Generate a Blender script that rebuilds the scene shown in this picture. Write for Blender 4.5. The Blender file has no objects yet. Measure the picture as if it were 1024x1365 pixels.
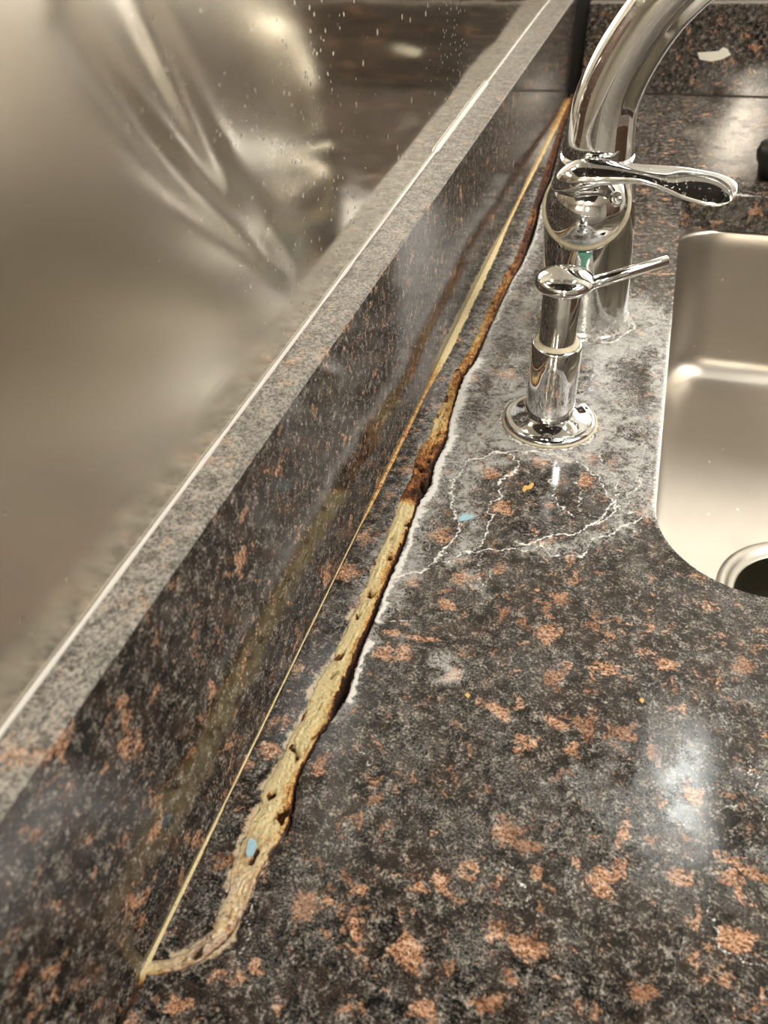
import bpy, bmesh, math, random
import numpy as np
from mathutils import Vector, Matrix, noise
random.seed(7); rng = np.random.default_rng(7)
scene = bpy.context.scene
# ---------------------------------------------------------------- camera (metres; z=0 is the counter top, x=0 the backsplash face)
CAM_X, CAM_H, FPX = 0.1012, 0.245, 1025.0
RX = Vector((0.95224695, -0.16858082, 0.25457073))      # world x,y,z rows of the camera rotation
RY = Vector((0.30156686, 0.64976426, -0.69775628))
RZ = Vector((-0.04778264, 0.74120639, 0.66957443))
cd = bpy.data.cameras.new('camera'); cam = bpy.data.objects.new('camera', cd)
scene.collection.objects.link(cam); scene.camera = cam
cam.matrix_world = Matrix(((*RX, CAM_X), (*RY, 0.0), (*RZ, CAM_H), (0, 0, 0, 1)))
cd.sensor_fit = 'VERTICAL'; cd.sensor_height = 36.0; cd.lens = FPX / 1365.0 * 36.0
cd.clip_start = 0.01; cd.clip_end = 50
cd.dof.use_dof = True; cd.dof.focus_distance = 0.35; cd.dof.aperture_fstop = 17.0
# ---------------------------------------------------------------- world, exposure
w = bpy.data.worlds.new('world'); scene.world = w; w.use_nodes = True
w.node_tree.nodes['Background'].inputs[0].default_value = (1.0, 0.95, 0.88, 1)
w.node_tree.nodes['Background'].inputs[1].default_value = 0.15
vs = scene.view_settings
vs.view_transform = 'Standard'; vs.look = 'None'; vs.gamma = 1.0; vs.exposure = 0.55
vs.use_curve_mapping = False
LAMP = 20.0          # emission of the ceiling lights
# ---------------------------------------------------------------- helpers
C = scene.collection
def ray(px, py):
    a, b, c = px - 512.0, -(py - 682.5), -FPX
    v = Vector((a, b, c)); return Vector((RX.dot(v), RY.dot(v), RZ.dot(v)))
def at(px, py, z=0.0):                   # point of a horizontal plane
    d = ray(px, py); t = (z - CAM_H) / d.z
    return Vector((CAM_X + d.x * t, d.y * t, z))
def atY(px, py, Y):                      # point of a plane facing the camera
    d = ray(px, py); t = Y / d.y
    return Vector((CAM_X + d.x * t, Y, CAM_H + d.z * t))
def tag(o, label=None, cat=None, group=None, kind=None):
    if label: o['label'] = label
    if cat: o['category'] = cat
    if group: o['group'] = group
    if kind: o['kind'] = kind
    return o
def empty(name, loc, label, cat, group=None):
    o = bpy.data.objects.new(name, None); C.objects.link(o); o.location = loc
    o.empty_display_size = .02
    return tag(o, label, cat, group)
def obj(name, verts, faces, mats, parent=None, smooth=True, fm=None, attr=None):
    me = bpy.data.meshes.new(name)
    off = Vector(parent.location) if parent is not None else Vector((0, 0, 0))
    if parent is not None and parent.parent is not None: off = off + Vector(parent.parent.location)
    V = np.asarray([tuple(v) for v in verts] if not isinstance(verts, np.ndarray) else verts, dtype=np.float64) - np.array(off)
    me.from_pydata(V.tolist(), [], faces if isinstance(faces, list) else faces.tolist())
    for m in (mats if isinstance(mats, (list, tuple)) else [mats]): me.materials.append(m)
    if fm is not None: me.polygons.foreach_set('material_index', fm)
    me.polygons.foreach_set('use_smooth', [smooth] * len(me.polygons))
    if attr is not None:
        a = me.color_attributes.new('marks', 'FLOAT_COLOR', 'POINT')
        a.data.foreach_set('color', np.asarray(attr, dtype=np.float32).ravel())
    me.update()
    o = bpy.data.objects.new(name, me); C.objects.link(o)
    if parent is not None: o.parent = parent
    return o
def bm_obj(name, bm, mats, parent=None, smooth=False, bevel=0, seg=2):
    if bevel:
        bmesh.ops.bevel(bm, geom=list(bm.edges), offset=bevel, segments=seg, profile=.5, affect='EDGES')
    bm.normal_update()
    verts = [v.co.copy() for v in bm.verts]; faces = [[v.index for v in f.verts] for f in bm.faces]
    bm.free(); return obj(name, verts, faces, mats, parent, smooth)
def box(name, x0, x1, y0, y1, z0, z1, mats, parent=None, bevel=0, seg=2):
    bm = bmesh.new(); bmesh.ops.create_cube(bm, size=1)
    for v in bm.verts:
        v.co = Vector(((x0 + x1) / 2 + v.co.x * (x1 - x0), (y0 + y1) / 2 + v.co.y * (y1 - y0), (z0 + z1) / 2 + v.co.z * (z1 - z0)))
    if bevel: bmesh.ops.bevel(bm, geom=list(bm.edges), offset=bevel, segments=seg, profile=.5, affect='EDGES')
    bm.verts.index_update(); return bm_obj(name, bm, mats, parent)
def frame_of(axis):
    a = Vector(axis).normalized(); h = Vector((1, 0, 0)) if abs(a.x) < .9 else Vector((0, 1, 0))
    u = a.cross(h).normalized(); return u, a.cross(u).normalized(), a
def lathe_vf(profile, origin, axis=(0, 0, 1), seg=64, V=None, F=None):
    V = [] if V is None else V; F = [] if F is None else F
    u, v, a = frame_of(axis); o = Vector(origin); rings = []
    for r, h in profile:
        if r < 1e-7: rings.append([len(V)]); V.append(o + a * h); continue
        st = len(V)
        for k in range(seg):
            t = 2 * math.pi * k / seg; V.append(o + a * h + (u * math.cos(t) + v * math.sin(t)) * r)
        rings.append(list(range(st, st + seg)))
    for A, B in zip(rings, rings[1:]):
        if len(A) == 1 and len(B) == 1: continue
        for k in range(seg):
            k2 = (k + 1) % seg
            if len(A) == 1: F.append([A[0], B[k2], B[k]])
            elif len(B) == 1: F.append([A[k], A[k2], B[0]])
            else: F.append([A[k], A[k2], B[k2], B[k]])
    return V, F
def lathe(name, profile, origin, mat, parent=None, axis=(0, 0, 1), seg=64):
    V, F = lathe_vf(profile, origin, axis, seg)
    F = [f[::-1] for f in F] if False else F
    return obj(name, V, F, mat, parent)
def sweep(name, stations, mat, parent=None, seg=48, cap=True):
    """stations: (centre, u half-vector, v half-vector)"""
    V, F = [], []
    for c, u, v in stations:
        for k in range(seg):
            t = 2 * math.pi * k / seg; V.append(Vector(c) + Vector(u) * math.cos(t) + Vector(v) * math.sin(t))
    n = len(stations)
    for i in range(n - 1):
        for k in range(seg):
            k2 = (k + 1) % seg; F.append([i * seg + k, i * seg + k2, (i + 1) * seg + k2, (i + 1) * seg + k])
    if cap: F.append(list(range(seg))[::-1]); F.append([(n - 1) * seg + k for k in range(seg)])
    return obj(name, V, F, mat, parent)
def catmull(P, n):
    out = []
    for i in range(len(P) - 1):
        p0 = P[max(i - 1, 0)]; p1 = P[i]; p2 = P[i + 1]; p3 = P[min(i + 2, len(P) - 1)]
        for k in range(n):
            t = k / n
            out.append(tuple(.5 * ((2 * b) + (-a + c) * t + (2 * a - 5 * b + 4 * c - d) * t * t + (-a + 3 * b - 3 * c + d) * t ** 3) for a, b, c, d in zip(p0, p1, p2, p3)))
    out.append(tuple(P[-1])); return out
# ---------------------------------------------------------------- node helper
class N:
    def __init__(s, name):
        s.m = bpy.data.materials.new(name); s.m.use_nodes = True; s.t = s.m.node_tree
        s.b = s.t.nodes['Principled BSDF']; s.geo = s.t.nodes.new('ShaderNodeNewGeometry').outputs['Position']
    def n(s, typ, **kw):
        x = s.t.nodes.new(typ)
        for k, v in kw.items():
            if hasattr(x, k): setattr(x, k, v)
        return x
    def L(s, a, b):
        if isinstance(a, (int, float)): b.default_value = a
        elif isinstance(a, tuple): b.default_value = a if (len(a) == 4 or b.type == 'VECTOR') else (*a, 1)
        else: s.t.links.new(a, b)
    def math(s, op, a, b=0.0, c=0.0, clamp=False):
        x = s.n('ShaderNodeMath', operation=op); x.use_clamp = clamp
        s.L(a, x.inputs[0]); s.L(b, x.inputs[1])
        if op in ('MULTIPLY_ADD', 'SMOOTH_MIN'): s.L(c, x.inputs[2])
        return x.outputs[0]
    def step(s, v, lo, hi, a=0.0, b=1.0):      # smoothstep map
        x = s.n('ShaderNodeMapRange', interpolation_type='SMOOTHSTEP'); s.L(v, x.inputs['Value'])
        s.L(lo, x.inputs['From Min']); s.L(hi, x.inputs['From Max']); s.L(a, x.inputs['To Min']); s.L(b, x.inputs['To Max'])
        return x.outputs[0]
    def noise(s, scale, detail=3, rough=.55, vec=None, dist=0.0, out=0):
        x = s.n('ShaderNodeTexNoise'); s.L(s.geo if vec is None else vec, x.inputs['Vector'])
        x.inputs['Scale'].default_value = scale; x.inputs['Detail'].default_value = detail
        x.inputs['Roughness'].default_value = rough; x.inputs['Distortion'].default_value = dist
        return x.outputs[out]
    def voro(s, scale, vec=None, feature='F1', rnd=1.0):
        x = s.n('ShaderNodeTexVoronoi', feature=feature); s.L(s.geo if vec is None else vec, x.inputs['Vector'])
        x.inputs['Scale'].default_value = scale; x.inputs['Randomness'].default_value = rnd
        return x
    def scalev(s, sx, sy, sz, vec=None):
        x = s.n('ShaderNodeMapping'); s.L(s.geo if vec is None else vec, x.inputs['Vector']); x.inputs['Scale'].default_value = (sx, sy, sz)
        return x.outputs[0]
    def warp(s, amt, scale, vec=None):
        nz = s.noise(scale, 2, .5, vec, out=1)
        a = s.n('ShaderNodeVectorMath', operation='SUBTRACT'); s.L(nz, a.inputs[0]); a.inputs[1].default_value = (.5, .5, .5)
        b = s.n('ShaderNodeVectorMath', operation='SCALE'); s.L(a.outputs[0], b.inputs[0]); b.inputs['Scale'].default_value = amt
        c = s.n('ShaderNodeVectorMath', operation='ADD'); s.L(s.geo if vec is None else vec, c.inputs[0]); s.L(b.outputs[0], c.inputs[1])
        return c.outputs[0]
    def mix(s, f, a, b, mode='MIX'):
        x = s.n('ShaderNodeMix', data_type='RGBA', blend_type=mode); x.clamp_factor = True
        s.L(f, x.inputs[0]); s.L(a, x.inputs[6]); s.L(b, x.inputs[7]); return x.outputs[2]
    def ramp(s, v, stops):
        x = s.n('ShaderNodeValToRGB'); s.L(v, x.inputs[0]); e = x.color_ramp.elements
        while len(e) < len(stops): e.new(.5)
        for q, (p, c) in zip(e, stops): q.position = p; q.color = (*c, 1)
        return x.outputs[0]
    def sep(s, col):
        x = s.n('ShaderNodeSeparateColor'); s.L(col, x.inputs[0]); return x.outputs
    def marks(s):
        x = s.n('ShaderNodeAttribute'); x.attribute_name = 'marks'; return x.outputs['Color'], x.outputs['Alpha']
    def bump(s, h, strength=.3, dist=.001):
        x = s.n('ShaderNodeBump'); s.L(h, x.inputs['Height']); x.inputs['Strength'].default_value = strength; x.inputs['Distance'].default_value = dist
        s.t.links.new(x.outputs[0], s.b.inputs['Normal'])
    def set(s, **kw):
        for k, v in kw.items(): s.L(v, s.b.inputs[k.replace('_', ' ')])
        return s.m
# ---------------------------------------------------------------- materials
def granite(name, honed=0.0, stains=True):
    s = N(name)
    wv = s.warp(.006, 160)
    n1 = s.noise(950, 5, .72); n2 = s.noise(240, 4, .65, wv); n3 = s.noise(2600, 3, .6)
    # salt and pepper ground: black mica, grey quartz
    g = s.math('ADD', s.math('MULTIPLY', n1, .50), s.math('ADD', s.math('MULTIPLY', n2, .42), s.math('MULTIPLY', n3, .16)))
    col = s.ramp(g, [(.465, (.003, .003, .0026)), (.525, (.010, .009, .008)), (.56, (.055, .048, .041)), (.61, (.23, .21, .185)), (.68, (.56, .52, .47))])
    # darker brown garnet areas
    br = s.step(s.noise(95, 4, .6, wv), .46, .56)
    col = s.mix(s.math('MULTIPLY', br, s.step(n1, .57, .45, .0, .6)), col, (.060, .038, .028))
    # orange and peach feldspar: ragged patches of several sizes
    pat = s.ramp(s.math('ADD', s.math('MULTIPLY', s.noise(330, 4, .7, s.scalev(1, 2.2, 1.2, wv), 1.2), .6), s.math('MULTIPLY', n1, .4)),
                 [(.36, (.05, .022, .013)), (.44, (.22, .095, .045)), (.50, (.58, .29, .15)), (.61, (.88, .66, .51))])
    pat = s.mix(s.step(s.noise(34, 3, .6), .48, .60, 0, .65), pat, s.mix(n1, (.05, .022, .012), (.36, .17, .09)))
    wv2 = s.warp(.012, 120)
    big = s.noise(58, 5, .66, wv2); sml = s.noise(135, 4, .66, wv2)
    om = s.math('MAXIMUM', s.step(big, .59, .65), s.step(sml, .602, .655, 0, .9))
    if stains:
        mk, al = s.marks(); ms = s.sep(mk)
        om = s.math('MAXIMUM', om, s.step(s.math('ADD', ms[2], s.math('MULTIPLY', s.math('SUBTRACT', s.noise(300, 5, .78, wv2), .5), 1.9)), .52, .80))
    om = s.math('MULTIPLY', om, s.step(n1, .36, .52, .15, 1))
    col = s.mix(s.math('MULTIPLY', om, .88), col, pat)
    c1 = s.math('ABSOLUTE', s.math('SUBTRACT', s.noise(120, 5, .62, s.warp(.02, 60)), .5))
    c2 = s.math('ABSOLUTE', s.math('SUBTRACT', s.noise(300, 4, .62, s.warp(.012, 130)), .5))
    rg = s.math('MULTIPLY_ADD', s.noise(25, 4, .6), .06, .04 if stains else .06)
    h = n3
    if stains:
        hair = s.math('MAXIMUM', s.step(c1, .012, .001), s.step(c2, .016, .002))
        cloud = s.noise(120, 7, .74, s.warp(.02, 45), 1.3); grain = s.noise(1300, 4, .7)
        soft = ms[1]; hard = ms[0]
        film = s.step(s.math('ADD', cloud, s.math('MULTIPLY', soft, .28)), .58, .80)
        film = s.math('MULTIPLY', film, s.step(soft, .0, .35))
        film = s.math('MULTIPLY', film, s.step(grain, .32, .58, .40, 1))
        lines = s.math('MULTIPLY', hair, s.step(soft, .05, .5, 0, .8))
        crust = s.step(s.math('ADD', hard, s.math('MULTIPLY', s.math('SUBTRACT', s.noise(520, 5, .8), .5), 1.5)), .30, .85)
        white = s.math('MAXIMUM', s.math('MAXIMUM', s.math('MULTIPLY', film, .66), lines), s.math('MULTIPLY', crust, 1.0))
        white_c = s.mix(crust, (.70, .70, .68), (.92, .92, .90))
        # thin scuffs and a faint limescale bloom over the whole polished top
        hz = s.math('MULTIPLY', s.step(s.noise(40, 5, .72), .46, .66, .02, .22), s.step(grain, .42, .60))
        c3 = s.math('ABSOLUTE', s.math('SUBTRACT', s.noise(55, 4, .55, s.warp(.05, 30)), .5))
        scr = s.math('MULTIPLY', s.step(c3, .0035, .0008), s.step(s.noise(30, 3), .5, .62, 0, .35))
        white = s.math('MAXIMUM', s.math('MAXIMUM', white, hz), scr)
        cm = s.step(s.math('ADD', al, s.math('MULTIPLY', s.math('SUBTRACT', s.noise(480, 5, .8), .5), 1.6)), .45, .95)
        col = s.mix(s.math('MULTIPLY', cm, .8), col, (.82, .68, .46))
        col = s.mix(white, col, white_c)
        rg = s.math('ADD', rg, s.math('MULTIPLY', white, .35), clamp=True)
        h = s.math('ADD', s.math('MULTIPLY', n3, .03), white)
    else:
        hz = s.math('MULTIPLY', s.step(s.noise(40, 5, .72), .5, .7, .0, .12), s.step(s.noise(1300, 4, .7), .42, .60))
        col = s.mix(hz, col, (.55, .52, .47))
    if honed:
        gg = s.math('MULTIPLY', s.step(s.noise(800, 5, .8), .42, .60, .05, 1.0), s.step(s.noise(150, 4, .7), .36, .60, .25, .85))
        col = s.mix(s.math('MULTIPLY', gg, honed), col, (.60, .57, .51))
        g2 = s.math('MAXIMUM', s.step(c2, .02, .004), s.step(s.noise(2600, 2), .60, .70))
        col = s.mix(s.math('MULTIPLY', g2, .6 * honed), col, (.74, .71, .65))
        rg = .32; h = gg
    s.set(Base_Color=col, Roughness=rg, IOR=1.55)
    s.b.inputs['Specular IOR Level'].default_value = .7 if stains or honed else .5
    s.bump(h, (.12 if stains else .015) if not honed else .5, .0005)
    return s.m
def simple(name, col, rough=.5, metal=0.0, bump=None, var=.0, vscale=60, spec=None):
    s = N(name)
    c = col
    if var: c = s.mix(s.noise(vscale, 4, .6), tuple(x * (1 - var) for x in col), tuple(min(1, x * (1 + var)) for x in col))
    s.set(Base_Color=c, Roughness=rough, Metallic=metal)
    if bump: s.bump(s.noise(bump[0], 3), bump[1], bump[2])
    return s.m
def chrome_mat(name, spots=.35, basez=None):
    s = N(name)
    sp = s.math('MULTIPLY', s.step(s.noise(420, 5, .7), .56, .70), spots)
    if basez is not None:
        z = s.n('ShaderNodeSeparateXYZ'); s.L(s.geo, z.inputs[0])
        low = s.step(z.outputs[2], basez, 0.0)
        sp = s.math('MAXIMUM', sp, s.math('MULTIPLY', low, s.step(s.noise(260, 5, .7), .36, .62, 0, .75)))
    s.set(Base_Color=s.mix(sp, (.74, .75, .75), (.55, .54, .50)), Metallic=s.math('SUBTRACT', 1.0, s.math('MULTIPLY', sp, .8)),
          Roughness=s.math('MULTIPLY_ADD', sp, .4, .045))
    s.bump(s.noise(35, 2), .05, .002)
    return s.m
def panel_steel():
    s = N('wall_panel_steel')
    pos = s.n('ShaderNodeSeparateXYZ'); s.L(s.geo, pos.inputs[0])
    far = s.step(pos.outputs[1], .16, .34)
    col = s.mix(s.noise(9, 3, .6), (.78, .73, .64), (.86, .81, .72))
    # dried droplets, finer and denser farther along
    v = s.voro(330, s.warp(.002, 300)); vc = s.sep(v.outputs['Color'])
    drop = s.math('MULTIPLY', s.step(vc[0], .80, .86), s.step(v.outputs['Distance'], .34, .18))
    v2 = s.voro(120); v2c = s.sep(v2.outputs['Color'])
    drop2 = s.math('MULTIPLY', s.step(v2c[0], .86, .9), s.step(v2.outputs['Distance'], .22, .12))
    d = s.math('MULTIPLY', s.math('MAXIMUM', drop, drop2), s.step(far, 0, 1, .12, .8))
    col = s.mix(d, col, (.78, .75, .68))
    # a few brown splashes
    v3 = s.voro(38, s.warp(.006, 200)); v3c = s.sep(v3.outputs['Color'])
    br = s.math('MULTIPLY', s.step(v3c[0], .80, .85), s.step(v3.outputs['Distance'], .09, .05))
    col = s.mix(s.math('MULTIPLY', br, .7), col, (.10, .06, .03))
    rough = s.math('ADD', s.step(far, 0, 1, .24, .085), s.math('MULTIPLY', d, .3))
    s.set(Base_Color=col, Metallic=1.0, Roughness=rough)
    hb = s.math('ADD', s.noise(7, 2, .4), s.math('MULTIPLY', s.noise(600, 2, .5, s.scalev(1, .05, 1)), .004))
    s.bump(hb, .06, .02)
    return s.m
def sink_steel():
    s = N('sink_brushed_steel')
    br = s.noise(500, 4, .7, s.scalev(.04, 1, 1))
    col = s.mix(s.noise(14, 4, .6), (.36, .33, .285), (.46, .425, .375))
    v = s.voro(95); vc = s.sep(v.outputs['Color'])
    d = s.math('MULTIPLY', s.step(vc[0], .90, .93), s.step(v.outputs['Distance'], .16, .08))
    col = s.mix(s.math('MULTIPLY', d, .7), col, (.85, .82, .75))
    s.set(Base_Color=col, Metallic=.92, Roughness=s.math('MULTIPLY_ADD', br, .10, .30))
    s.bump(br, .04, .0006)
    return s.m
M = {}
M['granite'] = granite('polished_granite')
M['granite_top'] = granite('honed_granite_edge', honed=1.0, stains=False)
M['granite_face'] = granite('polished_granite_upright', stains=False)
M['chrome'] = chrome_mat('chrome', .25, None)
M['chrome_base'] = chrome_mat('chrome_scaled', .25, .035)
M['chrome_spotty'] = chrome_mat('chrome_spotty', .75)
M['scale'] = simple('limescale_ring', (.66, .60, .44), .6, 0, (700, .6, .0006), .35, 300)
M['verdigris'] = simple('verdigris', (.20, .55, .46), .6, 0, (700, .4, .0004), .25, 200)
M['panel'] = panel_steel()
M['sink'] = sink_steel()
M['steel'] = simple('drain_steel', (.42, .40, .35), .42, 1.0, (300, .1, .0004), .08, 90)
M['dark'] = simple('drain_shade', (.035, .030, .018), .35, .3, None, .4, 60)  # near-black colour carries the shade inside the drain hole
M['rubber'] = simple('black_rubber', (.012, .012, .012), .45, 0, (300, .2, .0004))
M['silicone'] = simple('white_silicone', (.80, .78, .74), .35, 0, (400, .25, .0005), .08, 300)
M['flake'] = simple('cream_matte', (.95, .90, .78), .7, 0, (900, .4, .0004), .1, 200)
M['blue'] = simple('blue_flake', (.38, .60, .72), .5, 0, None, .2, 800)
M['ochre'] = simple('ochre_crumb', (.72, .45, .14), .6, 0, None, .3, 900)
M['wall'] = simple('painted_wall', (.40, .38, .34), .7, 0, None, .06, 3)
M['ceil'] = simple('ceiling_tile', (.75, .73, .68), .8, 0, None, .05, 3)
M['floor'] = simple('floor_tile', (.25, .20, .16), .4, 0, None, .2, 5)
M['wood'] = simple('dark_wood', (.055, .028, .016), .4, 0, None, .4, 30)
def emis(name, col, st):
    m = bpy.data.materials.new(name); m.use_nodes = True; b = m.node_tree.nodes['Principled BSDF']
    b.inputs['Base Color'].default_value = (.8, .8, .8, 1)
    b.inputs['Emission Color'].default_value = (*col, 1); b.inputs['Emission Strength'].default_value = st; return m
M['lamp'] = emis('lamp_diffuser', (1.0, .95, .87), LAMP)
M['lamp_cool'] = emis('cool_diffuser', (.95, .98, .93), 9)
M['lamp_warm'] = emis('warm_window', (1.0, .88, .70), 70)
M['glow_day'] = emis('added_glow', (1.0, .95, .86), 3.2)
def filler_mat():
    s = N('old_filler'); mk, al = s.marks(); ms = s.sep(mk)
    g = s.noise(900, 5, .75); big = s.noise(230, 4, .7)
    k = s.math('ADD', ms[0], s.math('MULTIPLY', s.math('SUBTRACT', big, .5), .9))
    k = s.math('ADD', k, s.math('MULTIPLY', s.math('SUBTRACT', g, .5), 1.0))
    k = s.math('SUBTRACT', k, s.step(s.noise(420, 4, .75), .56, .66, 0, .30))
    col = s.ramp(k, [(.08, (.035, .012, .006)), (.28, (.19, .065, .02)), (.44, (.60, .25, .07)), (.58, (.94, .62, .22)), (.80, (1.0, .84, .46))])
    col = s.mix(s.math('MULTIPLY', ms[1], s.step(s.noise(300, 3), .35, .6, .3, .9)), col, s.ramp(s.noise(500, 5, .75), [(.35, (.10, .05, .03)), (.46, (.72, .48, .34)), (.58, (1.0, .88, .72))]))
    col = s.mix(s.math('MULTIPLY', s.step(s.noise(1100, 4, .75), .50, .60, 0, .8), s.step(ms[0], .55, .85)), col, (1.0, .90, .58))  # pale flecks paint in the lit side of the crumbly relief
    pit_shade = s.step(s.noise(1500, 3, .6), .31, .39)
    col = s.mix(pit_shade, s.mix(.7, col, (.12, .05, .02)), col)  # dark pits paint in relief shade that the soft lighting lacks
    s.set(Base_Color=col, Roughness=.65)
    s.bump(s.math('ADD', g, big), .8, .0018); return s.m
M['filler'] = filler_mat()
# ---------------------------------------------------------------- the setting
def structure(o): o['kind'] = 'structure'; return o
structure(box('floor', -.9, 2.8, -2.6, 3.6, -.95, -.92, M['floor']))
structure(box('ceiling', -.9, 2.8, -2.6, 3.6, 1.62, 1.66, M['ceil']))
structure(box('wall_left', -.10, -.032, -2.6, 1.06, -.92, 1.62, M['wall']))
M['cream'] = simple('cream_wall', (.62, .59, .53), .6, 0, None, .05, 3)
structure(box('wall_back', -.9, 2.8, 1.06, 1.14, -.92, 1.62, M['cream']))
structure(box('wall_front', -.9, 2.8, -2.68, -2.6, -.92, 1.62, M['wall']))
structure(box('wall_right', 2.72, 2.8, -2.6, 3.6, -.92, 1.62, M['wall']))
def ceiling_light(x, y, sx, sy, z, mat, label):
    t = empty('ceiling_light', (x, y, z), label, 'light')
    box('diffuser', x - sx / 2, x + sx / 2, y - sy / 2, y + sy / 2, z - .012, z - .004, mat, t)
    b = .02
    box('housing', x - sx / 2 - b, x + sx / 2 + b, y - sy / 2 - b, y + sy / 2 + b, z - .004, z + .03, M['ceil'], t)
    return t
ceiling_light(1.0, .1, .3, 1.2, 1.59, M['lamp'], 'ceiling light over the sink front, out of view')
ceiling_light(.45, -1.3, .3, 1.2, 1.59, M['lamp'], 'ceiling light behind the camera, out of view')
ceiling_light(1.9, .0, .3, 1.2, 1.59, M['lamp'], 'ceiling light farthest to the right, out of view')
# shelf light hanging over the sink (its reflection is the bright strip on the counter)
ceiling_light(.325, .755, .065, .23, 1.0, M['lamp_cool'], 'small strip light hung over the sink, out of view')
# bright doorway behind the camera, mirrored along the far counter
structure(box('window_1', .42, .59, -2.6, -2.58, .86, 1.25, M['lamp_warm']))
structure(box('streak_glow_panel', .18, .72, 1.045, 1.058, .16, .48, M['glow_day']))  # added glowing panel, placed for the steel creases to mirror as streaks
M['darkener'] = simple('darkener_dark', (.035, .030, .026), .35, .2)
hd_ = empty('overhead_darkener', (.3, -.2, 1.05), 'added hood overhead in front of the strip light, out of view', 'darkener')  # added unseen block so counter and valve cap mirror something dark
box('darkener_slab', -.03, .72, -.95, .46, 1.05, 1.25, M['darkener'], hd_, .01)
box('darkener_post', .15, .5, -.5, -.1, 1.25, 1.62, M['darkener'], hd_)
for cx_, lab in ((2.35, 'dark cupboard added on the right wall for dark reflections in chrome, out of view'), ):
    cb_ = empty('added_cupboard', (cx_, -.4, -.92), lab, 'cupboard')  # added out of view to give the chrome dark areas to reflect
    box('carcass', 2.36, 2.70, -1.0, 1.0, -.92, 1.25, M['wood'], cb_)
    for k_ in range(4): box('door', 2.34, 2.358, -.98 + .49 * k_, -.51 + .49 * k_, -.85, 1.22, M['wood'], cb_, .003)
# ---------------------------------------------------------------- countertop
CR = [(.0006,.0471),(.0056,.0490),(.0123,.0526),(.0176,.0588),(.0209,.0658),(.0215,.0738),(.0211,.0831),(.0221,.0908),(.0251,.0981),(.0238,.1057),(.0214,.1134),(.0207,.1220),(.0220,.1331),(.0240,.1434),(.0261,.1524),(.0252,.1610),(.0245,.1700),(.0241,.1795),(.0243,.1916),(.0235,.2064),(.0237,.2201),(.0238,.2346),(.0230,.2498),(.0224,.2649),(.0244,.2809),(.0224,.2957),(.0233,.3188),(.0204,.3355),(.0183,.3653),(.0180,.3816),(.0208,.3995),(.0208,.4319),(.0213,.4731),(.0219,.5075),(.0243,.5389),(.0246,.5796),(.0233,.6089),(.0193,.6564),(.0194,.7104),(.0096,.8636),(.0032,.9912)]
CL = [(.0009,.0507),(.0060,.0528),(.0105,.0558),(.0142,.0606),(.0157,.0676),(.0140,.0751),(.0134,.0845),(.0124,.0905),(.0122,.0996),(.0118,.1078),(.0123,.1195),(.0130,.1337),(.0136,.1472),(.0132,.1558),(.0151,.1674),(.0150,.1789),(.0155,.1934),(.0153,.2087),(.0143,.2223),(.0148,.2373),(.0145,.2502),(.0133,.2665),(.0138,.2843),(.0117,.3058),(.0140,.3199),(.0125,.3336),(.0130,.3601),(.0116,.3801),(.0144,.4070),(.0152,.4355),(.0150,.4718),(.0157,.5122),(.0183,.5508),(.0166,.5926),(.0149,.6308),(.0129,.6691),(.0110,.7090),(.0046,.8891),(.0010,.9940)]
def jag(y, ph, amp):
    return amp * (noise.noise(Vector((y * 330, ph, 0))) + .6 * noise.noise(Vector((y * 900, ph, 3))))
def edge_right(y):
    if y < .0471: return .0016 + jag(y, 5, .0006)
    e = float(np.interp(y, [p[1] for p in CR], [p[0] for p in CR])) 
    return max(.0016, e + jag(y, 1, .0008) * min(1, (y - .0471) / .004)) if y < .99 else .0016
def edge_left(y):
    e = float(np.interp(y, [p[1] for p in CL], [p[0] for p in CL]))
    return max(.0006, e + jag(y, 2, .0007) * min(1, max(0, (y - .0507) / .004)))
HX0, HX1, HY0, HY1 = .1305, .470, .2455, .700           # cut-out for the sink
def hole_sd(X, Y):                                       # signed distance, negative inside the cut-out
    cx, cy = (HX0 + HX1) / 2, (HY0 + HY1) / 2
    R = np.where(Y < cy, .046, .014)
    qx = np.abs(X - cx) - (HX1 - HX0) / 2 + R; qy = np.abs(Y - cy) - (HY1 - HY0) / 2 + R
    return np.hypot(np.maximum(qx, 0), np.maximum(qy, 0)) + np.minimum(np.maximum(qx, qy), 0) - R
def seg_dist(X, Y, a, b):
    ax, ay = a; bx, by = b; dx, dy = bx - ax, by - ay; L2 = dx * dx + dy * dy + 1e-12
    t = np.clip(((X - ax) * dx + (Y - ay) * dy) / L2, 0, 1)
    return np.hypot(X - ax - t * dx, Y - ay - t * dy)
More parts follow.
